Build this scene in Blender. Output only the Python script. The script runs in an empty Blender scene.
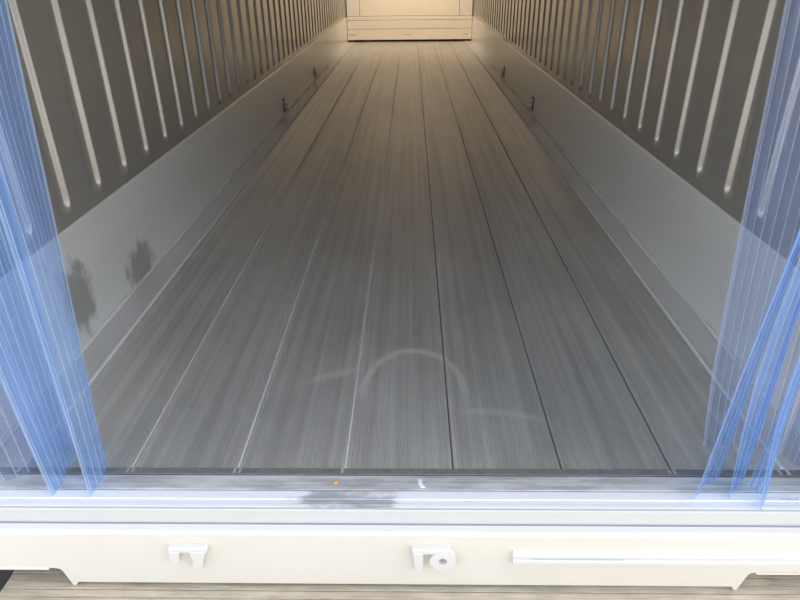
import bpy, bmesh, math, random
from mathutils import Vector, Matrix
random.seed(7)
S = bpy.context.scene
C = S.collection

# ---------------------------------------------------------------- camera
cam = bpy.data.cameras.new('camera')
cam.sensor_width = 36.0
cam.lens = 622.0 / 800.0 * 36.0
cam.clip_start = 0.02
cam_o = bpy.data.objects.new('camera', cam)
C.objects.link(cam_o)
RIGHT = Vector((0.9998, 0.0164, -0.0105))
FWD = Vector((-0.0191, 0.8822, -0.4705)).normalized()
RIGHT = (RIGHT - FWD * RIGHT.dot(FWD)).normalized()
UP = RIGHT.cross(FWD)
M = Matrix((RIGHT, UP, -FWD)).transposed().to_4x4()
M.translation = Vector((0.035, 0.0, 1.18))
cam_o.matrix_world = M
S.camera = cam_o

# ---------------------------------------------------------------- sky and exposure
world = bpy.data.worlds.new('sky')
S.world = world
world.use_nodes = True
wn = world.node_tree
for n in list(wn.nodes):
    wn.nodes.remove(n)
sky = wn.nodes.new('ShaderNodeTexSky')
sky.sky_type = 'NISHITA'
sky.sun_disc = False
sky.sun_elevation = math.radians(38)
sky.sun_rotation = math.radians(60)
sky.air_density = 1.0
sky.dust_density = 4.0
sky.ozone_density = 1.0
hs = wn.nodes.new('ShaderNodeHueSaturation')
hs.inputs['Saturation'].default_value = 0.36
bg = wn.nodes.new('ShaderNodeBackground')
bg.inputs['Strength'].default_value = 0.113
wo = wn.nodes.new('ShaderNodeOutputWorld')
wn.links.new(sky.outputs[0], hs.inputs['Color'])
wn.links.new(hs.outputs[0], bg.inputs['Color'])
wn.links.new(bg.outputs[0], wo.inputs['Surface'])

# the doorway as a portal: it gives no light of its own, it only steers the sampling of the sky
por = bpy.data.lights.new('doorway_portal', 'AREA')
por.shape = 'RECTANGLE'
por.size, por.size_y = 2.24, 2.42
por.cycles.is_portal = True
por_o = bpy.data.objects.new('doorway_portal', por)
C.objects.link(por_o)
por_o.location = (0, 1.07, 1.12)
por_o.rotation_euler = (math.radians(90), 0, 0)
S.view_settings.view_transform = 'Standard'
S.view_settings.look = 'None'
S.view_settings.gamma = 1.0
S.view_settings.use_curve_mapping = False
S.view_settings.exposure = 2.75
S.cycles.use_guiding=True
S.cycles.max_bounces = 24
S.cycles.glossy_bounces = 20
S.cycles.diffuse_bounces = 8
S.cycles.transmission_bounces = 12
S.cycles.transparent_max_bounces = 24
S.cycles.sample_clamp_indirect = 0.12
S.cycles.blur_glossy = 1.0

# ---------------------------------------------------------------- dimensions (metres; container centre x = 0, floor top z = 0)
HW = 1.135            # half width between the lining walls
CEIL = 2.45
Y_FLOOR = 1.235       # front end of the floor
Y_BACK = 12.2
Z_LINER = 0.415       # top of the smooth scuff liner

# ---------------------------------------------------------------- material helpers
def nd(nt, t, **kw):
    n = nt.nodes.new(t)
    for k, v in kw.items():
        if k in n.inputs.keys():
            n.inputs[k].default_value = v
        else:
            setattr(n, k, v)
    return n

def mathn(nt, op, a, b=None, c=None, clamp=False):
    n = nt.nodes.new('ShaderNodeMath')
    n.operation = op
    n.use_clamp = clamp
    for i, v in enumerate((a, b, c)):
        if v is None:
            continue
        if isinstance(v, (int, float)):
            n.inputs[i].default_value = v
        else:
            nt.links.new(v, n.inputs[i])
    return n.outputs[0]

def smooth(nt, v, lo, hi, a=0.0, b=1.0):
    n = nt.nodes.new('ShaderNodeMapRange')
    n.interpolation_type = 'SMOOTHSTEP'
    n.inputs['From Min'].default_value = lo
    n.inputs['From Max'].default_value = hi
    n.inputs['To Min'].default_value = a
    n.inputs['To Max'].default_value = b
    nt.links.new(v, n.inputs['Value'])
    return n.outputs['Result']

def mixc(nt, fac, a, b):
    n = nt.nodes.new('ShaderNodeMix')
    n.data_type = 'RGBA'
    if isinstance(fac, (int, float)):
        n.inputs[0].default_value = fac
    else:
        nt.links.new(fac, n.inputs[0])
    for i, v in ((6, a), (7, b)):
        if isinstance(v, tuple):
            n.inputs[i].default_value = (*v, 1.0)
        else:
            nt.links.new(v, n.inputs[i])
    return n.outputs[2]

def new_mat(name):
    m = bpy.data.materials.new(name)
    m.use_nodes = True
    nt = m.node_tree
    p = nt.nodes['Principled BSDF']
    return m, nt, p

def noise(nt, scale_xyz, scale=1.0, detail=4.0, rough=0.6):
    g = nt.nodes.new('ShaderNodeNewGeometry')
    mp = nt.nodes.new('ShaderNodeMapping')
    mp.inputs['Scale'].default_value = scale_xyz
    nt.links.new(g.outputs['Position'], mp.inputs['Vector'])
    n = nt.nodes.new('ShaderNodeTexNoise')
    n.inputs['Scale'].default_value = scale
    n.inputs['Detail'].default_value = detail
    n.inputs['Roughness'].default_value = rough
    nt.links.new(mp.outputs[0], n.inputs['Vector'])
    return n.outputs['Fac']

def plain(name, col, rough=0.5, metal=0.0, var=0.06, scale=(6, 6, 6), rvar=0.06):
    m, nt, p = new_mat(name)
    f = noise(nt, scale)
    lo = tuple(c * (1 - var) for c in col)
    hi = tuple(min(1, c * (1 + var)) for c in col)
    nt.links.new(mixc(nt, f, lo, hi), p.inputs['Base Color'])
    nt.links.new(smooth(nt, f, 0.2, 0.8, max(0.02, rough - rvar), rough + rvar), p.inputs['Roughness'])
    p.inputs['Metallic'].default_value = metal
    return m

PANEL_W = 2 * 1.007 / 7
MAT = {}
# corrugated lining sheet
MAT['wall'] = plain('brushed_wall_lining', (0.34, 0.320, 0.278), 0.20, 0.4, 0.05, (2, 2, 2), 0.02)
MAT['ceiling'] = plain('ceiling_lining', (0.82, 0.79, 0.74), 0.35, 0.0, 0.03, (2, 2, 2))

# smooth scuff liner with dark rubbed stains low on the left one
def liner_material():
    m, nt, p = new_mat('scuff_liner_metal')
    f = noise(nt, (3, 0.5, 9), 1.0, 5.0)
    base = mixc(nt, f, (0.76, 0.755, 0.715), (0.86, 0.855, 0.81))
    g = nt.nodes.new('ShaderNodeNewGeometry')
    sx = nt.nodes.new('ShaderNodeSeparateXYZ')
    nt.links.new(g.outputs['Position'], sx.inputs[0])
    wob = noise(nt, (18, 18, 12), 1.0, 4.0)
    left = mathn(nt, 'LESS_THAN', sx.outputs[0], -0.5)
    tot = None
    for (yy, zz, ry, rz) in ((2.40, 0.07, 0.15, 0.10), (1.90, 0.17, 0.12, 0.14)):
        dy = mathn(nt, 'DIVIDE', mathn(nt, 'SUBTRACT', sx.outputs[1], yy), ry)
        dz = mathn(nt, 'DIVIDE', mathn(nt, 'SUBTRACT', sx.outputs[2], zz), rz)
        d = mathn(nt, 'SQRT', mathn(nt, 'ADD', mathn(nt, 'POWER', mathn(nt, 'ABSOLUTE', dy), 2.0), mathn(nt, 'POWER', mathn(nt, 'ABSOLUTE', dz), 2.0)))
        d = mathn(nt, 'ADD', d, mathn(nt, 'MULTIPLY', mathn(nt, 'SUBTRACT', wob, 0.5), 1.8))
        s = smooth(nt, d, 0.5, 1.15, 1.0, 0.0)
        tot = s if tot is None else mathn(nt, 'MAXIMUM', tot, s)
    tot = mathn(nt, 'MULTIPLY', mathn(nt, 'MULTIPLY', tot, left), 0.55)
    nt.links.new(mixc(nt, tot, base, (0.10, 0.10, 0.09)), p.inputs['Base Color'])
    p.inputs['Metallic'].default_value = 0.4
    nt.links.new(smooth(nt, f, 0.2, 0.8, 0.29, 0.36), p.inputs['Roughness'])
    return m
MAT['liner'] = liner_material()

# worn aluminium floor: lengthwise streaks, scuffs and a wheel arc
def floor_material(name, tone=1.0):
    m, nt, p = new_mat(name)
    st = noise(nt, (34, 0.35, 1), 1.0, 5.0, 0.65)
    bl = noise(nt, (2.2, 1.1, 1), 1.0, 5.0, 0.6)
    sp = noise(nt, (60, 25, 1), 1.0, 3.0, 0.7)
    a = tuple(c * tone for c in (0.385, 0.38, 0.36))
    b = tuple(c * tone for c in (0.63, 0.62, 0.59))
    v = mathn(nt, 'ADD', mathn(nt, 'MULTIPLY', st, 0.6), mathn(nt, 'MULTIPLY', bl, 0.4))
    col = mixc(nt, smooth(nt, v, 0.3, 0.7), a, b)
    g = nt.nodes.new('ShaderNodeNewGeometry')
    sx = nt.nodes.new('ShaderNodeSeparateXYZ')
    nt.links.new(g.outputs['Position'], sx.inputs[0])
    # pale scuffed arc left by a trolley wheel
    dx = mathn(nt, 'DIVIDE', mathn(nt, 'SUBTRACT', sx.outputs[0], 0.040), 0.160)
    dy = mathn(nt, 'DIVIDE', mathn(nt, 'SUBTRACT', sx.outputs[1], 1.60), 0.235)
    d = mathn(nt, 'SQRT', mathn(nt, 'ADD', mathn(nt, 'MULTIPLY', dx, dx), mathn(nt, 'MULTIPLY', dy, dy)))
    ring = smooth(nt, mathn(nt, 'ABSOLUTE', mathn(nt, 'SUBTRACT', d, 1.0)), 0.03, 0.11, 1.0, 0.0)
    ring = mathn(nt, 'MULTIPLY', ring, smooth(nt, sx.outputs[1], 1.48, 1.66))
    # the second, flatter scuff to the right of it
    c2 = mathn(nt, 'ABSOLUTE', mathn(nt, 'SUBTRACT', sx.outputs[1],
         mathn(nt, 'SUBTRACT', 1.50, mathn(nt, 'MULTIPLY', mathn(nt, 'POWER', mathn(nt, 'ABSOLUTE', mathn(nt, 'SUBTRACT', sx.outputs[0], 0.24)), 2.0), 1.3))))
    s2 = smooth(nt, c2, 0.006, 0.022, 1.0, 0.0)
    s2 = mathn(nt, 'MULTIPLY', s2, mathn(nt, 'MULTIPLY', smooth(nt, sx.outputs[0], 0.16, 0.22), smooth(nt, sx.outputs[0], 0.36, 0.5, 1.0, 0.0)))
    # a pale smear on the left panels
    c3 = mathn(nt, 'ABSOLUTE', mathn(nt, 'SUBTRACT', sx.outputs[1], mathn(nt, 'ADD', 1.79, mathn(nt, 'MULTIPLY', sx.outputs[0], 0.45))))
    s3 = mathn(nt, 'MULTIPLY', smooth(nt, c3, 0.006, 0.03, 0.7, 0.0),
               mathn(nt, 'MULTIPLY', smooth(nt, sx.outputs[0], -0.36, -0.26), smooth(nt, sx.outputs[0], -0.16, -0.11, 1.0, 0.0)))
    mark = mathn(nt, 'MAXIMUM', ring, mathn(nt, 'MAXIMUM', mathn(nt, 'MULTIPLY', s2, 0.6), s3))
    u = mathn(nt, 'FRACT', mathn(nt, 'DIVIDE', mathn(nt, 'ADD', sx.outputs[0], 1.007), PANEL_W))
    dj = mathn(nt, 'MULTIPLY', mathn(nt, 'MINIMUM', u, mathn(nt, 'SUBTRACT', 1.0, u)), PANEL_W)
    blj = noise(nt, (14, 3.5, 1), 1.0, 5.0, 0.65)
    sj = mathn(nt, 'MULTIPLY', smooth(nt, dj, 0.004, 0.026, 1.0, 0.0), smooth(nt, blj, 0.42, 0.66, 0.0, 0.55))
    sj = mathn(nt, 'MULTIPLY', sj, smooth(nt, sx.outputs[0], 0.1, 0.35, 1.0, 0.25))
    mark = mathn(nt, 'MAXIMUM', mark, sj)
    mark = mathn(nt, 'MULTIPLY', mark, smooth(nt, sp, 0.25, 0.6, 0.45, 0.85))
    # pale specks
    vor = nt.nodes.new('ShaderNodeTexVoronoi')
    vor.inputs['Scale'].default_value = 5.0
    nt.links.new(g.outputs['Position'], vor.inputs['Vector'])
    spk = smooth(nt, vor.outputs['Distance'], 0.018, 0.03, 0.7, 0.0)
    mark = mathn(nt, 'MAXIMUM', mark, spk)
    col = mixc(nt, mark, col, (0.66, 0.64, 0.60))
    nt.links.new(col, p.inputs['Base Color'])
    p.inputs['Metallic'].default_value = 0.55
    r = mathn(nt, 'ADD', smooth(nt, bl, 0.25, 0.75, 0.285, 0.36), mathn(nt, 'MULTIPLY', mark, 0.2))
    nt.links.new(r, p.inputs['Roughness'])
    return m
MAT['floor'] = floor_material('worn_aluminium_floor')
MAT['edge'] = plain('smooth_floor_edge', (0.60, 0.59, 0.57), 0.36, 0.45, 0.10, (9, 0.6, 3))
MAT['joint'] = plain('pale_joint_filler', (0.50, 0.485, 0.46), 0.5, 0.0, 0.35, (30, 2.5, 5))
MAT['jointd'] = plain('dark_joint_filler', (0.13, 0.125, 0.12), 0.55, 0.2, 0.4, (20, 2.0, 5))
MAT['floorbase'] = plain('dark_floor_void', (0.035, 0.035, 0.035), 0.7, 0.0)
MAT['grime'] = plain('grimy_floor_end', (0.22, 0.22, 0.22), 0.55, 0.5, 0.45, (40, 60, 20))
MAT['caulk'] = plain('white_sealant', (0.58, 0.56, 0.53), 0.55, 0.0, 0.10, (20, 8, 20))
MAT['bulk'] = plain('warm_white_bulkhead', (0.82, 0.745, 0.63), 0.35, 0.0, 0.03, (2, 2, 5))
MAT['dimupper'] = plain('dimmed_upper_bulkhead', (0.20, 0.19, 0.175), 0.45, 0.2)  # unseen upper bulkhead, greyed to limit its reflection in the floor
MAT['bulkpale'] = plain('pale_bulkhead_post', (0.80, 0.75, 0.68), 0.35, 0.0, 0.03, (2, 2, 5))
MAT['dark'] = plain('dark_gap', (0.02, 0.018, 0.016), 0.7)
MAT['paint'] = plain('cream_paint', (0.71, 0.665, 0.58), 0.38, 0.0, 0.02, (5, 5, 5))
MAT['paintw'] = plain('white_paint', (0.68, 0.66, 0.62), 0.38, 0.0, 0.02, (5, 5, 5))
MAT['face'] = plain('off_white_gasket_face', (0.56, 0.55, 0.53), 0.4, 0.0, 0.02, (5, 5, 5))
MAT['steel'] = plain('galvanised_ring', (0.62, 0.60, 0.56), 0.3, 0.9)
MAT['tape'] = plain('faded_grey_tape', (0.50, 0.50, 0.50), 0.5)
MAT['rubber'] = plain('blue_grey_gasket', (0.22, 0.23, 0.32), 0.5)

def threshold_material():
    m, nt, p = new_mat('dirty_threshold_aluminium')
    sm = noise(nt, (5, 30, 1), 1.0, 5.0, 0.65)
    ln = noise(nt, (1.2, 90, 1), 1.0, 4.0, 0.6)
    v = mathn(nt, 'ADD', mathn(nt, 'MULTIPLY', sm, 0.65), mathn(nt, 'MULTIPLY', ln, 0.35))
    col = mixc(nt, smooth(nt, v, 0.36, 0.62), (0.40, 0.40, 0.405), (0.70, 0.70, 0.70))
    nt.links.new(col, p.inputs['Base Color'])
    p.inputs['Metallic'].default_value = 0.35
    p.inputs['Roughness'].default_value = 0.45
    return m
MAT['thresh'] = threshold_material()

def bright_strip_material():
    m, nt, p = new_mat('pale_blue_sill_strip')
    sm = noise(nt, (7, 18, 1), 1.0, 5.0, 0.7)
    ln = noise(nt, (1.3, 40, 1), 1.0, 3.0, 0.6)
    g = nt.nodes.new('ShaderNodeNewGeometry')
    sx = nt.nodes.new('ShaderNodeSeparateXYZ')
    nt.links.new(g.outputs['Position'], sx.inputs[0])
    v = mathn(nt, 'ADD', mathn(nt, 'MULTIPLY', sm, 0.55), mathn(nt, 'MULTIPLY', ln, 0.45))
    # soot smear rubbed into the strip left of the middle
    bx = smooth(nt, mathn(nt, 'ABSOLUTE', mathn(nt, 'ADD', sx.outputs[0], 0.12)), 0.09, 0.15, 0.22, 0.0)
    v = mathn(nt, 'SUBTRACT', v, bx)
    col = mixc(nt, smooth(nt, v, 0.24, 0.46), (0.36, 0.37, 0.39), (0.80, 0.81, 0.84))
    nt.links.new(col, p.inputs['Base Color'])
    p.inputs['Metallic'].default_value = 0.15
    p.inputs['Roughness'].default_value = 0.4
    return m
MAT['bright'] = bright_strip_material()

def wood_material():
    m, nt, p = new_mat('weathered_grey_board')
    gr = noise(nt, (7, 160, 40), 1.0, 6.0, 0.7)
    bl = noise(nt, (12, 40, 5), 1.0, 4.0, 0.6)
    v = mathn(nt, 'ADD', mathn(nt, 'MULTIPLY', gr, 0.6), mathn(nt, 'MULTIPLY', bl, 0.4))
    nt.links.new(mixc(nt, smooth(nt, v, 0.3, 0.7), (0.30, 0.255, 0.19), (0.54, 0.47, 0.365)), p.inputs['Base Color'])
    p.inputs['Roughness'].default_value = 0.85
    return m
MAT['wood'] = wood_material()
MAT['ground'] = plain('pale_concrete', (0.55, 0.51, 0.45), 0.9, 0.0, 0.15, (0.6, 0.6, 0.6))
MAT['orange'] = plain('orange_crumb', (0.75, 0.40, 0.05), 0.6)
MAT['scrap'] = plain('white_scrap', (0.75, 0.75, 0.73), 0.6)

def pvc_material(name, tint, c0, c1, haze):
    m, nt, p = new_mat(name)
    nt.nodes.remove(p)
    out = nt.nodes['Material Output']
    tr = nd(nt, 'ShaderNodeBsdfTransparent')
    tr.inputs['Color'].default_value = (*tint, 1)
    df = nd(nt, 'ShaderNodeBsdfDiffuse')
    tl = nd(nt, 'ShaderNodeBsdfTranslucent')
    hz = noise(nt, (30, 30, 1.5), 1.0, 4.0, 0.6)
    col = mixc(nt, hz, c0, c1)
    nt.links.new(col, df.inputs['Color'])
    nt.links.new(col, tl.inputs['Color'])
    sc = nd(nt, 'ShaderNodeMixShader')
    sc.inputs[0].default_value = 0.5
    nt.links.new(df.outputs[0], sc.inputs[1])
    nt.links.new(tl.outputs[0], sc.inputs[2])
    mx = nd(nt, 'ShaderNodeMixShader')
    nt.links.new(smooth(nt, hz, 0.3, 0.75, haze - 0.07, haze + 0.07), mx.inputs[0])
    nt.links.new(tr.outputs[0], mx.inputs[1])
    nt.links.new(sc.outputs[0], mx.inputs[2])
    gl = nd(nt, 'ShaderNodeBsdfGlossy')
    gl.inputs['Roughness'].default_value = 0.15
    m2 = nd(nt, 'ShaderNodeMixShader')
    m2.inputs[0].default_value = 0.06
    nt.links.new(mx.outputs[0], m2.inputs[1])
    nt.links.new(gl.outputs[0], m2.inputs[2])
    nt.links.new(m2.outputs[0], out.inputs['Surface'])
    return m
MAT['pvc'] = pvc_material('clear_blue_ribbed_pvc', (0.74, 0.87, 1.0), (0.22, 0.44, 1.0), (0.38, 0.60, 1.0), 0.34)
MAT['pvcw'] = pvc_material('hazy_clear_ribbed_pvc', (0.82, 0.88, 1.0), (0.42, 0.50, 0.86), (0.54, 0.62, 0.95), 0.23)
MAT['pvcrib'] = pvc_material('thick_pvc_rib', (0.80, 0.90, 1.0), (0.52, 0.68, 1.0), (0.66, 0.80, 1.0), 0.52)
MAT['pvcribw'] = pvc_material('thick_hazy_pvc_rib', (0.90, 0.94, 1.0), (0.68, 0.76, 0.95), (0.78, 0.84, 0.97), 0.46)

# ---------------------------------------------------------------- mesh helpers
def obj(name, verts, faces, mat, parent=None, smooth_shade=False):
    me = bpy.data.meshes.new(name)
    me.from_pydata([tuple(v) for v in verts], [], faces)
    me.update()
    bm = bmesh.new()
    bm.from_mesh(me)
    bmesh.ops.recalc_face_normals(bm, faces=bm.faces)
    bm.to_mesh(me)
    bm.free()
    me.materials.append(mat)
    if smooth_shade:
        for p in me.polygons:
            p.use_smooth = True
    o = bpy.data.objects.new(name, me)
    C.objects.link(o)
    if parent:
        o.parent = parent
    return o

def bm_obj(name, bm, mat, parent=None, smooth_shade=False):
    me = bpy.data.meshes.new(name)
    bm.to_mesh(me)
    bm.free()
    me.materials.append(mat)
    if smooth_shade:
        for p in me.polygons:
            p.use_smooth = True
    o = bpy.data.objects.new(name, me)
    C.objects.link(o)
    if parent:
        o.parent = parent
    return o

def box_bm(bm, x0, x1, y0, y1, z0, z1, bevel=0.0):
    r = bmesh.ops.create_cube(bm, size=1.0)
    vs = r['verts']
    for v in vs:
        v.co = Vector(((x0 + x1) / 2 + v.co.x * (x1 - x0), (y0 + y1) / 2 + v.co.y * (y1 - y0), (z0 + z1) / 2 + v.co.z * (z1 - z0)))
    if bevel > 0:
        es = list({e for v in vs for e in v.link_edges})
        bmesh.ops.bevel(bm, geom=es, offset=bevel, segments=2, affect='EDGES', profile=0.5)

def box(name, x0, x1, y0, y1, z0, z1, mat, parent=None, bevel=0.0):
    bm = bmesh.new()
    box_bm(bm, x0, x1, y0, y1, z0, z1, bevel)
    return bm_obj(name, bm, mat, parent)

def extrude_x(name, prof, x0, x1, mat, parent=None):
    """closed (y, z) profile swept from x0 to x1"""
    n = len(prof)
    v = [(x0, y, z) for y, z in prof] + [(x1, y, z) for y, z in prof]
    f = [[i, (i + 1) % n, n + (i + 1) % n, n + i] for i in range(n)] + [list(range(n)), list(range(n, 2 * n))]
    return obj(name, v, f, mat, parent)

def extrude_y(name, prof, y0, y1, mat, parent=None):
    """closed (x, z) profile swept from y0 to y1"""
    n = len(prof)
    v = [(x, y0, z) for x, z in prof] + [(x, y1, z) for x, z in prof]
    f = [[i, (i + 1) % n, n + (i + 1) % n, n + i] for i in range(n)] + [list(range(n)), list(range(n, 2 * n))]
    return obj(name, v, f, mat, parent)

def empty(name, loc):
    o = bpy.data.objects.new(name, None)
    C.objects.link(o)
    o.location = loc
    o.empty_display_size = 0.1
    bpy.context.view_layer.update()
    return o

def adopt(part, root):
    part.parent = root
    part.matrix_parent_inverse = Matrix.Translation(root.location).inverted()

def tag(o, label, cat, group=None):
    o['label'] = label
    o['category'] = cat
    if group:
        o['group'] = group
    return o

def struct(o, label=None):
    o['kind'] = 'structure'
    if label:
        o['label'] = label
    return o

# ---------------------------------------------------------------- floor
floor = struct(box('floor', -HW - 0.06, HW + 0.06, Y_FLOOR + 0.002, Y_BACK + 0.35, -0.060, -0.016, MAT['floorbase']),
               'grey ribbed aluminium floor running the length of the container')
PW = 2 * 1.007 / 7
GAP = 0.005
def panel_profile():
    w = PW - GAP
    pts = [(-w / 2, -0.012), (-w / 2, 0.0016), (-w / 2 + 0.001, 0.0026), (-w / 2 + 0.008, 0.0026), (-w / 2 + 0.010, 0.0)]
    n = 38
    a, b = -w / 2 + 0.012, w / 2 - 0.012
    p = (b - a) / n
    for i in range(n):
        x = a + i * p
        pts += [(x, 0.0), (x + p * 0.25, 0.0010), (x + p * 0.55, 0.0010), (x + p * 0.8, 0.0)]
    pts += [(w / 2 - 0.010, 0.0), (w / 2 - 0.008, 0.0026), (w / 2 - 0.001, 0.0026), (w / 2, 0.0016), (w / 2, -0.012)]
    return pts
first = None
for i in range(7):
    if first is None:
        first = extrude_y('floor_panel', panel_profile(), Y_FLOOR, Y_BACK + 0.3, MAT['floor'], floor)
        p = first
    else:
        p = first.copy()
        C.objects.link(p)
    p.location.x = -1.007 + PW * (i + 0.5)
    p.location.z = random.uniform(-0.0006, 0.0004)
    p.rotation_euler.y = random.uniform(-0.002, 0.002)
for s in (-1, 1):
    a, b = 1.007 + GAP / 2 + 0.007, HW
    prof = [(s * a, -0.012), (s * a, 0.004), (s * (a + 0.006), 0.005), (s * (a + 0.011), 0.001), (s * (a + 0.055), 0.001), (s * (b - 0.03), 0.003), (s * b, 0.008), (s * b, -0.012)]
    extrude_y('floor_edge', prof, Y_FLOOR, Y_BACK + 0.3, MAT['edge'], floor)
# what lies in the joints: pale filler in the left ones, dark filler in the right ones
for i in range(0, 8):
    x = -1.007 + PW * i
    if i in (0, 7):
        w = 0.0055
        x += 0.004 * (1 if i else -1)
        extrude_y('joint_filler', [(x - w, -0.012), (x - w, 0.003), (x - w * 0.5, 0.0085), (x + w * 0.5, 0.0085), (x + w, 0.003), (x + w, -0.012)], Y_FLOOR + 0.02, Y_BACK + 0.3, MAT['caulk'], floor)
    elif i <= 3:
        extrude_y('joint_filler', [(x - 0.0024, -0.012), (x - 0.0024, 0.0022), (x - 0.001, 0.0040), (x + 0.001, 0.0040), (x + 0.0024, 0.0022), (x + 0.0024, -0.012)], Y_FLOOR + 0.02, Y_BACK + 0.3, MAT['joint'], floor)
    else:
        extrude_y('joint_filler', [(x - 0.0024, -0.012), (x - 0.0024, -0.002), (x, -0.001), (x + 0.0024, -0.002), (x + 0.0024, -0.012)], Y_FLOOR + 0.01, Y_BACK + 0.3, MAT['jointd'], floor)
# grimy end bar with the open ends of the ribs
box('floor_end_bar', -1.13, 1.13, Y_FLOOR - 0.004, Y_FLOOR + 0.018, -0.016, 0.0022, MAT['grime'], floor, 0.001)

# ---------------------------------------------------------------- corrugated walls
G_OUT, G_IN, G_DEP = 0.045, 0.031, 0.019
Z_G0, Z_G1 = 0.452, 2.36
def wall_mesh(name, side, first_c, pitch):
    cs = []
    c = first_c
    while c < Y_BACK - 0.06:
        if c > 1.42:
            cs.append(c)
        c += pitch
    ys = [1.30]
    k = [-1.3, -1.06, -1.0, -0.95, -0.89, -0.82, -0.75, -0.69, -0.5, 0.0, 0.5, 0.69, 0.75, 0.82, 0.89, 0.95, 1.0, 1.06, 1.3]
    for c in cs:
        ys += [c + G_OUT * q for q in k]
    ys.append(Y_BACK + 0.3)
    zs = [0.0, Z_LINER, Z_G0 - 0.004] + [Z_G0 + 0.0075 * i for i in range(13)] + [0.6, 0.9, 1.4, 1.9, Z_G1 - 0.1] + [Z_G1 - 0.07 + 0.01 * i for i in range(8)] + [CEIL]
    def depth(y, z):
        c = min(cs, key=lambda q: abs(q - y))
        zc = min(max(z, Z_G0 + G_OUT), Z_G1 - G_OUT)
        d = math.hypot(y - c, z - zc)
        t = min(max((d - G_IN) / (G_OUT - G_IN), 0), 1)
        t = t * t * (3 - 2 * t)
        return G_DEP * (1 - t)
    V = []
    for y in ys:
        for z in zs:
            V.append((side * (HW + depth(y, z)), y, z))
    nz = len(zs)
    F = []
    for i in range(len(ys) - 1):
        for j in range(nz - 1):
            F.append([i * nz + j, (i + 1) * nz + j, (i + 1) * nz + j + 1, i * nz + j + 1])
    # insulated body behind the lining
    b = len(V)
    xo = side * 1.22
    V += [(xo, ys[0], 0.0), (xo, ys[-1], 0.0), (xo, ys[-1], CEIL), (xo, ys[0], CEIL)]
    F.append([b, b + 1, b + 2, b + 3])
    ny = len(ys)
    F.append([j for j in range(nz)] + [b + 3, b])
    F.append([(ny - 1) * nz + j for j in range(nz)] + [b + 2, b + 1])
    F.append([i * nz for i in range(ny)] + [b + 1, b])
    F.append([i * nz + nz - 1 for i in range(ny)] + [b + 2, b + 3])
    o = obj(name, V, F, MAT['wall'])
    for p in o.data.polygons:
        p.use_smooth = len(p.vertices) == 4 and p.index < len(F) - 5
    return o
struct(wall_mesh('wall_left', -1, 2.22 - 0.241 * 4, 0.241), 'grey metal lining wall with upright grooves on the left')
struct(wall_mesh('wall_right', 1, 2.095 - 0.2385 * 3, 0.2385), 'grey metal lining wall with upright grooves on the right')
struct(box('ceiling', -1.22, 1.22, 1.08, Y_BACK + 0.4, CEIL, CEIL + 0.1, MAT['ceiling']), 'smooth metal ceiling of the container')

# scuff liners along the foot of the walls
for s, nm in ((-1, 'left'), (1, 'right')):
    x = s * HW
    i = s * -1
    prof = [(x + i * -0.004, 0.004), (x + i * 0.010, 0.004), (x + i * 0.010, Z_LINER - 0.010), (x + i * 0.008, Z_LINER - 0.004),
            (x + i * 0.003, Z_LINER), (x + i * -0.004, Z_LINER)]
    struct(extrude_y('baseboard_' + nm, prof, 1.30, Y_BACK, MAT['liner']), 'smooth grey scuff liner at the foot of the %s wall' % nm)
# wavy sealant bead where liner meets the floor edge
for s, nm in ((-1, 1), (1, 2)):
    V, F = [], []
    n = 160
    for j in range(n + 1):
        t = j / n
        y = 1.30 + (Y_BACK - 1.30) * t ** 1.6
        w = 0.010 + 0.004 * math.sin(y * 7.3 + s) + 0.003 * math.sin(y * 19 + 2 * s)
        if s > 0:
            w += 0.012 * math.exp(-((y - 3.0) / 0.45) ** 2) * (0.7 + 0.5 * math.sin(y * 14)) + 0.008 * math.exp(-((y - 4.2) / 0.5) ** 2)
        h = w * 0.8
        xi = s * (HW - 0.010)
        V += [(xi, y, 0.005), (xi, y, 0.007 + h), (xi - s * w * 0.55, y, 0.006 + h * 0.62), (xi - s * w, y, 0.005)]
    for j in range(n):
        a = j * 4
        for q in range(4):
            F.append([a + q, a + (q + 1) % 4, a + 4 + (q + 1) % 4, a + 4 + q])
    F += [[0, 1, 2, 3], [n * 4 + q for q in range(4)]]
    struct(obj('trim_%d' % nm, V, F, MAT['caulk'], None, True), 'pale sealant bead between floor and scuff liner')

# ---------------------------------------------------------------- bulkhead at the far end
back = struct(box('wall_back', -HW, HW, Y_BACK + 0.06, Y_BACK + 0.14, 0.03, CEIL, MAT['bulkpale']), 'cream bulkhead closing the far end of the container')
box('kick_panel', -HW + 0.015, HW - 0.015, Y_BACK, Y_BACK + 0.07, 0.036, 0.213, MAT['bulk'], back, 0.004)
box('kick_panel', -HW + 0.015, HW - 0.015, Y_BACK + 0.002, Y_BACK + 0.07, 0.219, 0.358, MAT['bulk'], back, 0.004)
box('rail', -HW + 0.015, HW - 0.015, Y_BACK + 0.006, Y_BACK + 0.07, 0.364, 0.425, MAT['bulk'], back, 0.004)
for s in (-1, 1):
    box('post', min(s * 0.895, s * 1.12), max(s * 0.895, s * 1.12), Y_BACK + 0.012, Y_BACK + 0.07, 0.43, 0.98, MAT['bulkpale'], back, 0.006)
    box('upper_post', min(s * 0.895, s * 1.12), max(s * 0.895, s * 1.12), Y_BACK + 0.012, Y_BACK + 0.07, 0.986, CEIL - 0.01, MAT['dimupper'], back, 0.006)
box('centre_panel', -0.885, 0.885, Y_BACK + 0.025, Y_BACK + 0.07, 0.432, 0.98, MAT['bulk'], back, 0.004)
box('upper_panel', -0.885, 0.885, Y_BACK + 0.02, Y_BACK + 0.07, 0.986, CEIL - 0.01, MAT['dimupper'], back, 0.004)
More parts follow.
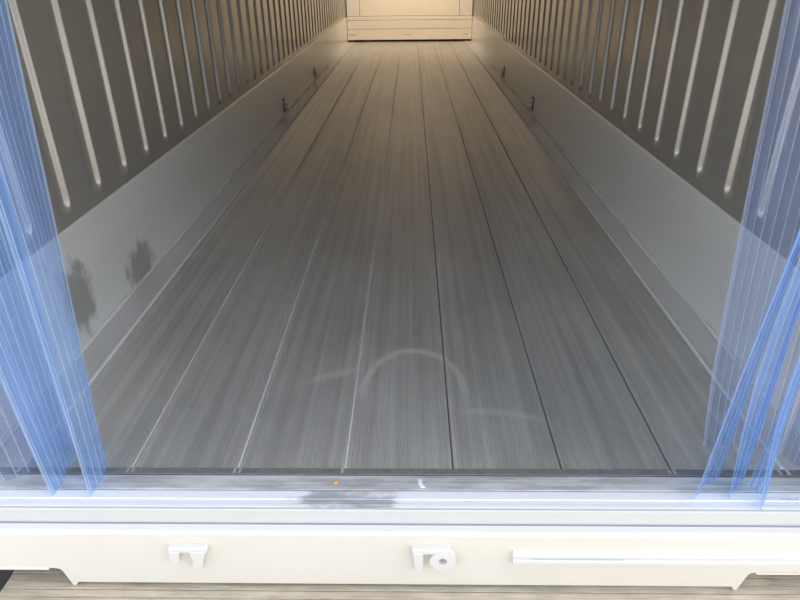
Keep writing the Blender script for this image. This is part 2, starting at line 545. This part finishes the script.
for x in (-1.03, -0.03, 1.01):
    box('drain_slot', x - 0.05, x + 0.05, Y_BACK - 0.004, Y_BACK + 0.01, 0.115, 0.132, MAT['steel'], back, 0.002)
struct(box('wall_void', -1.22, 1.22, Y_BACK + 0.31, Y_BACK + 0.37, -0.06, CEIL, MAT['dark']), 'black end wall closing off light behind the far bulkhead')  # keeps outdoor light out; its black stands in for shade in the slot

# ---------------------------------------------------------------- added lamp near the far end, out of view
def lamp_material():
    m, nt, p = new_mat('added_lamp_diffuser')
    p.inputs['Base Color'].default_value = (0.9, 0.85, 0.75, 1)
    p.inputs['Emission Color'].default_value = (1.0, 0.80, 0.56, 1)
    p.inputs['Emission Strength'].default_value = LAMP
    m.cycles.emission_sampling = 'NONE'
    return m
LAMP = 1.0
LAMP_W = 7.2
# unseen lamp added to brighten the bulkhead; hood blocks its streak on the floor
lamp = tag(empty('added_ceiling_lamp', (0, 10.9, CEIL)), 'unseen hooded warm lamp added to brighten the far bulkhead', 'lamp')
ly = 10.9
o = extrude_x('hood', [(ly - 0.09, CEIL - 0.001), (ly - 0.09, CEIL - 0.20), (ly - 0.08, CEIL - 0.20), (ly - 0.08, CEIL - 0.012), (ly + 0.12, CEIL - 0.012), (ly + 0.12, CEIL - 0.001)], -0.72, 0.72, MAT['paintw'])
adopt(o, lamp)
for sx_ in (-1, 1):
    o = box('end_cap', min(sx_ * 0.72, sx_ * 0.73), max(sx_ * 0.72, sx_ * 0.73), ly - 0.09, ly + 0.12, CEIL - 0.20, CEIL - 0.001, MAT['paintw'])
    adopt(o, lamp)
o = extrude_x('diffuser', [(ly - 0.078, CEIL - 0.185), (ly - 0.045, CEIL - 0.175), (ly + 0.085, CEIL - 0.045), (ly + 0.095, CEIL - 0.014), (ly - 0.078, CEIL - 0.014)], -0.70, 0.70, lamp_material())
adopt(o, lamp)
al = bpy.data.lights.new('bulkhead_fill', 'AREA')
al.shape = 'RECTANGLE'
al.size, al.size_y = 1.38, 0.16
al.energy = LAMP_W
al.color = (1.0, 0.82, 0.635)
al_o = bpy.data.objects.new('bulkhead_fill', al)
C.objects.link(al_o)
al_o.location = (0, ly + 0.032, CEIL - 0.125)
al_o.rotation_euler = Vector((0, 0.72, -0.70)).to_track_quat('-Z', 'Y').to_euler()
adopt(al_o, lamp)

# ---------------------------------------------------------------- door frame, header, curtain rail (over the frame of the photograph)
for s, k in ((-1, 3), (1, 4)):
    x0, x1 = (s * 1.12, s * 1.22)
    struct(box('trim_%d' % k, min(x0, x1), max(x0, x1), 1.085, 1.298, -0.05, CEIL, MAT['paintw'], None, 0.008), 'white painted door post of the container')
struct(box('trim_5', -1.22, 1.22, 1.085, 1.20, CEIL - 0.12, CEIL - 0.002, MAT['paintw'], None, 0.008), 'white painted header beam over the doorway')
rail = tag(box('curtain_rail', -1.11, 1.11, 1.21, 1.265, CEIL - 0.048, CEIL - 0.001, MAT['steel'], None, 0.002),
           'steel hanging rail for the strip curtain above the doorway', 'rail')

# ---------------------------------------------------------------- door sill
sill = tag(empty('door_sill', (0, 1.10, -0.235)), 'cream painted steel door sill across the container entrance', 'sill')
def sp(o, label=None):
    adopt(o, sill)
    if label:
        o['label'] = label
    return o
XS = 1.22
sp(box('threshold_plate', -1.118, 1.118, 1.178, Y_FLOOR - 0.006, -0.05, 0.0, MAT['thresh'], None, 0.002), 'dirty grey aluminium threshold plate')
sp(extrude_x('sealing_strip', [(1.176, -0.05), (1.176, -0.002), (1.172, 0.0), (1.148, -0.001), (1.146, -0.003), (1.146, -0.05)], -1.118, 1.118, MAT['bright']), 'pale bluish sealing strip')
sp(extrude_x('lower_strip', [(1.145, -0.05), (1.145, -0.0045), (1.136, -0.005), (1.134, -0.0035), (1.1245, -0.004), (1.1225, -0.007), (1.1225, -0.05)], -1.118, 1.118, MAT['bright']), 'grey blue inner lip of the sill')
sp(extrude_x('gasket_face', [(1.1215, -0.055), (1.1215, -0.007), (1.1205, -0.004), (1.1150, -0.004), (1.113, -0.007), (1.109, -0.047), (1.109, -0.055)], -1.118, 1.118, MAT['face']))
sp(extrude_x('weld_seam', [(1.1085, -0.055), (1.1085, -0.046), (1.1070, -0.0445), (1.1055, -0.046), (1.1055, -0.055)], -1.118, 1.118, MAT['rubber']), 'thin bluish sealant line')
# the beam with its two cut-outs, swept outline in the x-z plane with a rounded top edge
def beam():
    yf = 1.080
    # outline (x, z) of the front face, clockwise from the top left
    zt, zn, zb = -0.060, -0.181, -0.234
    top = [(-XS, zt), (XS, zt)]
    bot = [(XS, zn), (0.905, zn), (0.893, zn - 0.003), (0.887, zn - 0.010), (0.873, zb - 0.012), (0.866, zb - 0.014), (0.856, zb),
           (-0.842, zb), (-0.852, zb - 0.014), (-0.859, zb - 0.012), (-0.873, zn - 0.010), (-0.879, zn - 0.003), (-0.891, zn), (-XS, zn)]
    out = top + bot
    V, F = [], []
    n = len(out)
    for y in (yf, yf + 0.008):
        V += [(x, y, z) for x, z in out]
    F.append(list(range(n)))
    F.append(list(range(n, 2 * n)))
    for i in range(n):
        F.append([i, (i + 1) % n, n + (i + 1) % n, n + i])
    o = obj('front_face', V, F, MAT['paint'])
    return o
sp(beam())
sp(extrude_x('top_flange', [(1.080, -0.0605), (1.0803, -0.056), (1.0815, -0.052), (1.084, -0.049), (1.088, -0.0475), (1.105, -0.0465), (1.105, -0.055), (1.09, -0.056), (1.088, -0.0605)], -XS, XS, MAT['paintw']))
# returned flange along the cut-outs
for s in (-1, 1):
    sp(box('cutout_flange', min(s * 0.905, s * XS), max(s * 0.905, s * XS), 1.076, 1.12, -0.185, -0.178, MAT['paint'], None, 0.002))

# locking bar keepers on the sill face
def keeper(x0, kind):
    root = None
    bm = bmesh.new()
    y = 1.080
    box_bm(bm, x0, x0 + 0.098, y - 0.017, y + 0.002, -0.104, -0.086, 0.004)
    k = bm_obj('locking_keeper', bm, MAT['paintw'])
    sp(k, 'white welded locking bar keeper')
    def lug(name, pts, th, yo):
        n = len(pts)
        V = [(x, y - yo, z) for x, z in pts] + [(x, y - yo - th, z) for x, z in pts]
        F = [list(range(n)), list(range(n, 2 * n))] + [[i, (i + 1) % n, n + (i + 1) % n, n + i] for i in range(n)]
        o = obj(name, V, F, MAT['paintw'])
        bm = bmesh.new(); bm.from_mesh(o.data)
        bmesh.ops.bevel(bm, geom=list(bm.edges), offset=0.002, segments=1, affect='EDGES')
        bm.to_mesh(o.data); bm.free()
        o.parent = k
        return o
    if kind == 0:
        lug('lug', [(x0, -0.098), (x0 + 0.028, -0.098), (x0 + 0.024, -0.128), (x0 + 0.014, -0.146), (x0 + 0.002, -0.140)], 0.018, 0.0)
        lug('lug', [(x0 + 0.052, -0.098), (x0 + 0.094, -0.098), (x0 + 0.086, -0.125), (x0 + 0.076, -0.160), (x0 + 0.060, -0.168), (x0 + 0.052, -0.158), (x0 + 0.058, -0.13)], 0.018, 0.0)
    else:
        lug('lug', [(x0 + 0.004, -0.098), (x0 + 0.030, -0.098), (x0 + 0.029, -0.135), (x0 + 0.027, -0.160), (x0 + 0.016, -0.168), (x0 + 0.008, -0.160), (x0 + 0.006, -0.135)], 0.018, 0.0)
        # round lug with a hole
        bm = bmesh.new()
        n = 20
        cx, cz, ro, ri = x0 + 0.078, -0.126, 0.033, 0.011
        vs = []
        for yy in (y, y - 0.018):
            for r in (ro, ri):
                ring = []
                for i in range(n):
                    a = 2 * math.pi * i / n
                    xx, zz = cx + r * math.cos(a), cz + r * math.sin(a)
                    if r == ro:
                        zz = min(zz, -0.098)
                    ring.append(bm.verts.new((xx, yy, zz)))
                vs.append(ring)
        for i in range(n):
            j = (i + 1) % n
            bm.faces.new((vs[0][i], vs[0][j], vs[1][j], vs[1][i]))
            bm.faces.new((vs[2][i], vs[2][j], vs[3][j], vs[3][i]))
            bm.faces.new((vs[0][i], vs[0][j], vs[2][j], vs[2][i]))
            bm.faces.new((vs[1][i], vs[1][j], vs[3][j], vs[3][i]))
        bmesh.ops.recalc_face_normals(bm, faces=bm.faces)
        bm_obj('ring_lug', bm, MAT['paintw'], k)
    return k
keeper(-0.575, 0)
keeper(0.033, 1)
# long drip rail on the right half
r = extrude_x('drip_rail', [(1.081, -0.104), (1.072, -0.106), (1.067, -0.110), (1.066, -0.114), (1.069, -0.119), (1.069, -0.125), (1.065, -0.128), (1.065, -0.138), (1.069, -0.143), (1.081, -0.145)], 0.286, XS, MAT['paintw'])
sp(r, 'long white drip rail')
r2 = extrude_x('rail_tape', [(1.0690, -0.1195), (1.0675, -0.1205), (1.0675, -0.1235), (1.0690, -0.1245)], 0.33, 0.56, MAT['tape'])
adopt(r2, sill)

# ---------------------------------------------------------------- lashing rings set in the liners
def lashing(side, y, label):
    xw = side * (HW - 0.010)
    i = -side
    root = empty('lashing_ring', (xw, y, 0.085))
    tag(root, label, 'lashing ring', 'lashing rings low on the walls')
    def ps(o):
        adopt(o, root)
    xa, xb = sorted((xw - i * 0.002, xw + i * 0.004))
    ps(box('backplate', xa, xb, y - 0.045, y + 0.045, 0.03, 0.155, MAT['grime'], None, 0.001))
    # the loop: a small torus standing off the plate
    bm = bmesh.new()
    n, mseg = 20, 8
    R, rr = 0.036, 0.007
    rings = []
    for a in range(n):
        A = 2 * math.pi * a / n
        ring = []
        for b in range(mseg):
            B = 2 * math.pi * b / mseg
            yy = (R + rr * math.cos(B)) * math.cos(A) * 0.85
            zz = (R + rr * math.cos(B)) * math.sin(A)
            off = 0.010 + rr + rr * math.sin(B) + 0.012 * (1 - math.sin(A)) * 0.5
            ring.append(bm.verts.new((xw + i * off, y + yy, 0.080 + zz)))
        rings.append(ring)
    for a in range(n):
        for b in range(mseg):
            bm.faces.new((rings[a][b], rings[(a + 1) % n][b], rings[(a + 1) % n][(b + 1) % mseg], rings[a][(b + 1) % mseg]))
    bmesh.ops.recalc_face_normals(bm, faces=bm.faces)
    ps(bm_obj('loop', bm, MAT['steel'], None, True))
    xa, xb = sorted((xw, xw + i * 0.026))
    ps(box('staple', xa, xb, y - 0.012, y + 0.012, 0.108, 0.130, MAT['steel'], None, 0.003))
lashing(-1, 5.80, 'steel lashing ring low on left wall, nearer of the two')
lashing(-1, 7.80, 'steel lashing ring low on left wall, closer to the far bulkhead')
lashing(1, 5.78, 'steel lashing ring low on right wall, nearer of the two')
lashing(1, 7.75, 'steel lashing ring low on right wall, closer to the far bulkhead')

# ---------------------------------------------------------------- strip curtain, bunched at both sides
def strip(rows, label, width_ribs, bow=0.0, seed=0):
    """rows: (z, near_x, near_y, far_x, far_y) from top to bottom; ribbed sheet lofted between the two edges"""
    rnd = random.Random(seed)
    ph = rnd.uniform(0, 6)
    # resample rows along z with Catmull-Rom
    zs = [r_[0] for r_ in rows]
    def at(t):
        n = len(rows) - 1
        i = min(int(t * n), n - 1)
        u = t * n - i
        p0, p1, p2, p3 = rows[max(i - 1, 0)], rows[i], rows[i + 1], rows[min(i + 2, n)]
        return [0.5 * (2 * b + (c - a) * u + (2 * a - 5 * b + 4 * c - d) * u * u + (3 * b - a - 3 * c + d) * u ** 3) for a, b, c, d in zip(p0, p1, p2, p3)]
    NR = 8 * (len(rows) - 1)
    us = []
    for k in range(width_ribs):
        for q in (0.0, 0.34, 0.44, 0.5, 0.56, 0.66):
            us.append((k + q) / width_ribs)
    us.append(1.0)
    prof = {0.0: 0.0, 0.34: 0.0, 0.44: 0.0010, 0.5: 0.0015, 0.56: 0.0010, 0.66: 0.0}
    V, F = [], []
    cols = len(us)
    for j in range(NR + 1):
        zl = at(j / NR)
        z = zl[0]
        A = Vector((zl[1], zl[2], z)); B = Vector((zl[3], zl[4], z + (zl[5] if len(zl) > 5 else 0)))
        d = (B - A); nrm = Vector((d.y, -d.x, 0)).normalized()
        for iu, u in enumerate(us):
            q = (u * width_ribs) % 1.0
            key = min(prof, key=lambda k_: abs(k_ - q)) if u < 1.0 else 0.0
            rib = prof[key] if iu not in (0, cols - 1) else 0.0016
            wave = bow * math.sin(math.pi * u) + 0.006 * math.sin(2.2 * math.pi * u + ph + z * 2.0)
            V.append(A + d * u + nrm * (wave + rib))
    n1 = len(V)
    for j in range(NR):
        for i in range(cols - 1):
            a = j * cols + i
            F.append([a, a + 1, a + cols + 1, a + cols])
    o = obj('curtain_strip', V, F, MAT['pvcw' if 'whitish' in label else 'pvc'], None, True)
    o.data.materials.append(MAT['pvcribw' if 'whitish' in label else 'pvcrib'])
    for pl in o.data.polygons:
        i = pl.index % (cols - 1)
        if i % 6 in (2, 3) or i in (0, cols - 2):
            pl.material_index = 1
    tag(o, label, 'curtain strip', 'clear blue plastic curtain strips')
    return o

T = CEIL - 0.05
left_strips = [
    # innermost strip, turned edge-on to the opening
    ([(T, -0.79, 1.22, -0.66, 1.26), (1.7, -0.79, 1.17, -0.71, 1.32), (1.13, -0.785, 1.15, -0.771, 1.35), (0.6, -0.782, 1.15, -0.806, 1.352), (0.25, -0.780, 1.15, -0.832, 1.358), (-0.0, -0.780, 1.146, -0.854, 1.366)],
     'blue ribbed plastic strip hanging innermost on the left, ending in a point', 9, 0.02),
    ([(T, -0.94, 1.22, -0.76, 1.24), (1.7, -0.94, 1.17, -0.81, 1.31), (1.13, -0.93, 1.15, -0.86, 1.34), (0.6, -0.918, 1.15, -0.885, 1.34), (0.25, -0.906, 1.15, -0.90, 1.335), (-0.0, -0.889, 1.146, -0.911, 1.33)],
     'blue ribbed plastic strip second from the opening on the left, ending in a point', 8, 0.015),
    ([(T, -1.08, 1.225, -0.90, 1.235), (1.7, -1.08, 1.19, -0.91, 1.30), (1.13, -1.075, 1.18, -0.915, 1.33), (0.6, -1.065, 1.18, -0.915, 1.335), (0.25, -1.055, 1.185, -0.913, 1.335), (0.004, -1.045, 1.19, -0.912, 1.335)],
     'clear whitish plastic strip nearest the left door post, its straight hem on the floor edge', 7, 0.012),
]
right_strips = [
    # D: wide clear strip, farthest in
    ([(T, 0.67, 1.26, 0.88, 1.25), (1.7, 0.72, 1.345, 0.94, 1.31), (1.12, 0.762, 1.352, 0.99, 1.335), (0.65, 0.787, 1.352, 1.015, 1.34), (0.25, 0.813, 1.352, 1.03, 1.34), (0.004, 0.839, 1.348, 1.035, 1.335)],
     'clear whitish plastic strip hanging innermost on the right', 10, -0.004),
    # E: blue strip crossing in front
    ([(T, 0.84, 1.215, 0.90, 1.24), (1.7, 0.83, 1.17, 0.87, 1.25), (1.12, 0.815, 1.15, 0.872, 1.262), (0.72, 0.794, 1.15, 0.870, 1.262), (0.36, 0.757, 1.15, 0.855, 1.25), (0.003, 0.730, 1.150, 0.834, 1.237)],
     'narrow bright blue plastic strip slanting in front of the right bunch', 7, 0.006),
    # F
    ([(T, 0.90, 1.22, 1.00, 1.24), (1.7, 0.86, 1.17, 0.96, 1.28), (1.12, 0.845, 1.158, 0.945, 1.29), (0.54, 0.816, 1.160, 0.950, 1.305), (0.25, 0.812, 1.155, 0.950, 1.305), (-0.0, 0.827, 1.147, 0.925, 1.295)],
     'pale blue plastic strip between the slanting strip and the outer strip on the right', 8, 0.01),
    # G
    ([(T, 1.02, 1.225, 1.065, 1.235), (1.7, 0.94, 1.17, 0.99, 1.27), (1.12, 0.905, 1.155, 0.96, 1.26), (0.5, 0.880, 1.148, 0.968, 1.268), (0.2, 0.880, 1.140, 0.960, 1.262), (-0.05, 0.900, 1.112, 0.900, 1.20, 0.05)],
     'blue plastic strip on the right reaching lowest over the white sill', 7, 0.008),
    # H
    ([(T, 1.10, 1.225, 1.07, 1.24), (1.7, 1.10, 1.20, 1.03, 1.29), (1.12, 1.095, 1.21, 1.025, 1.30), (0.6, 1.09, 1.22, 1.025, 1.31), (0.25, 1.08, 1.23, 1.025, 1.315), (0.004, 1.075, 1.235, 1.025, 1.31)],
     'clear whitish plastic strip nearest the right door post', 5, 0.006),
]
for k, (rw, lb, nr, bow) in enumerate(left_strips + right_strips):
    rw = [r_ if len(r_) == 6 else (*r_, 0.0) for r_ in rw]
    strip(rw, lb, nr, bow, k)

# ---------------------------------------------------------------- ground in front of the container
struct(box('ground', -40, 40, -60, 30, -0.62, -0.52, MAT['ground']), 'pale concrete yard outside the container')
deck = struct(box('floor_deck_joists', -1.03, 1.60, -0.9, 1.34, -0.52, -0.30, MAT['dark']), 'weathered board deck in front of the container')
BW = 0.0240
ZD = -0.248
rnd = random.Random(3)
b0 = None
for k in range(26):
    y1 = 1.345 - k * BW
    if b0 is None:
        b0 = box('deck_board', -1.043, 1.62, -BW / 2 + 0.0009, BW / 2 - 0.0009, -0.05, 0.0, MAT['wood'], deck, 0.001)
        b = b0
    else:
        b = b0.copy(); C.objects.link(b)
    b.location = (rnd.uniform(-0.002, 0.002), y1, ZD + rnd.uniform(-0.001, 0.001))
box('deck_platform', -1.043, 1.62, -0.9, 1.345 - 26 * BW + BW / 2, -0.30, ZD - 0.001, MAT['wood'], deck)
struct(box('floor_underframe', -1.15, 1.15, 1.75, Y_BACK + 0.4, -0.52, -0.062, MAT['dark']), 'dark underframe carrying the container floor')

struct(box('trim_6', -1.22, -1.046, 1.125, 1.75, -0.52, -0.186, MAT['dark']), 'dark block added as shade in the gap under the left end of the sill')  # added block, its dark colour stands in for shade beside the deck
struct(box('trim_7', 1.050, 1.22, 1.125, 1.75, -0.244, -0.186, MAT['dark']), 'dark block added to stop side light under the right end of the sill')  # added block that keeps side light off the boards below the sill

# ---------------------------------------------------------------- small litter on the threshold
def chip(name, x, y, pts, th, mat, label):
    n = len(pts)
    V = [(x + a, y + b, 0.0) for a, b in pts] + [(x + a * 0.8, y + b * 0.8, th * (0.6 + 0.4 * ((i * 7) % 3) / 2)) for i, (a, b) in enumerate(pts)]
    F = [list(range(n)), list(range(n, 2 * n))] + [[i, (i + 1) % n, n + (i + 1) % n, n + i] for i in range(n)]
    o = obj(name, V, F, mat)
    tag(o, label, 'debris')
chip('crumb', -0.164, 1.203, [(-0.005, -0.004), (0.004, -0.005), (0.006, 0.003), (-0.002, 0.007)], 0.005, MAT['orange'], 'tiny orange crumb on the grey threshold plate')
chip('paper_scrap', 0.056, 1.200, [(-0.006, 0.016), (0.004, 0.018), (0.006, -0.002), (0.014, -0.014), (0.002, -0.016), (-0.006, -0.002)], 0.003, MAT['scrap'], 'small torn white scrap on the grey threshold plate')
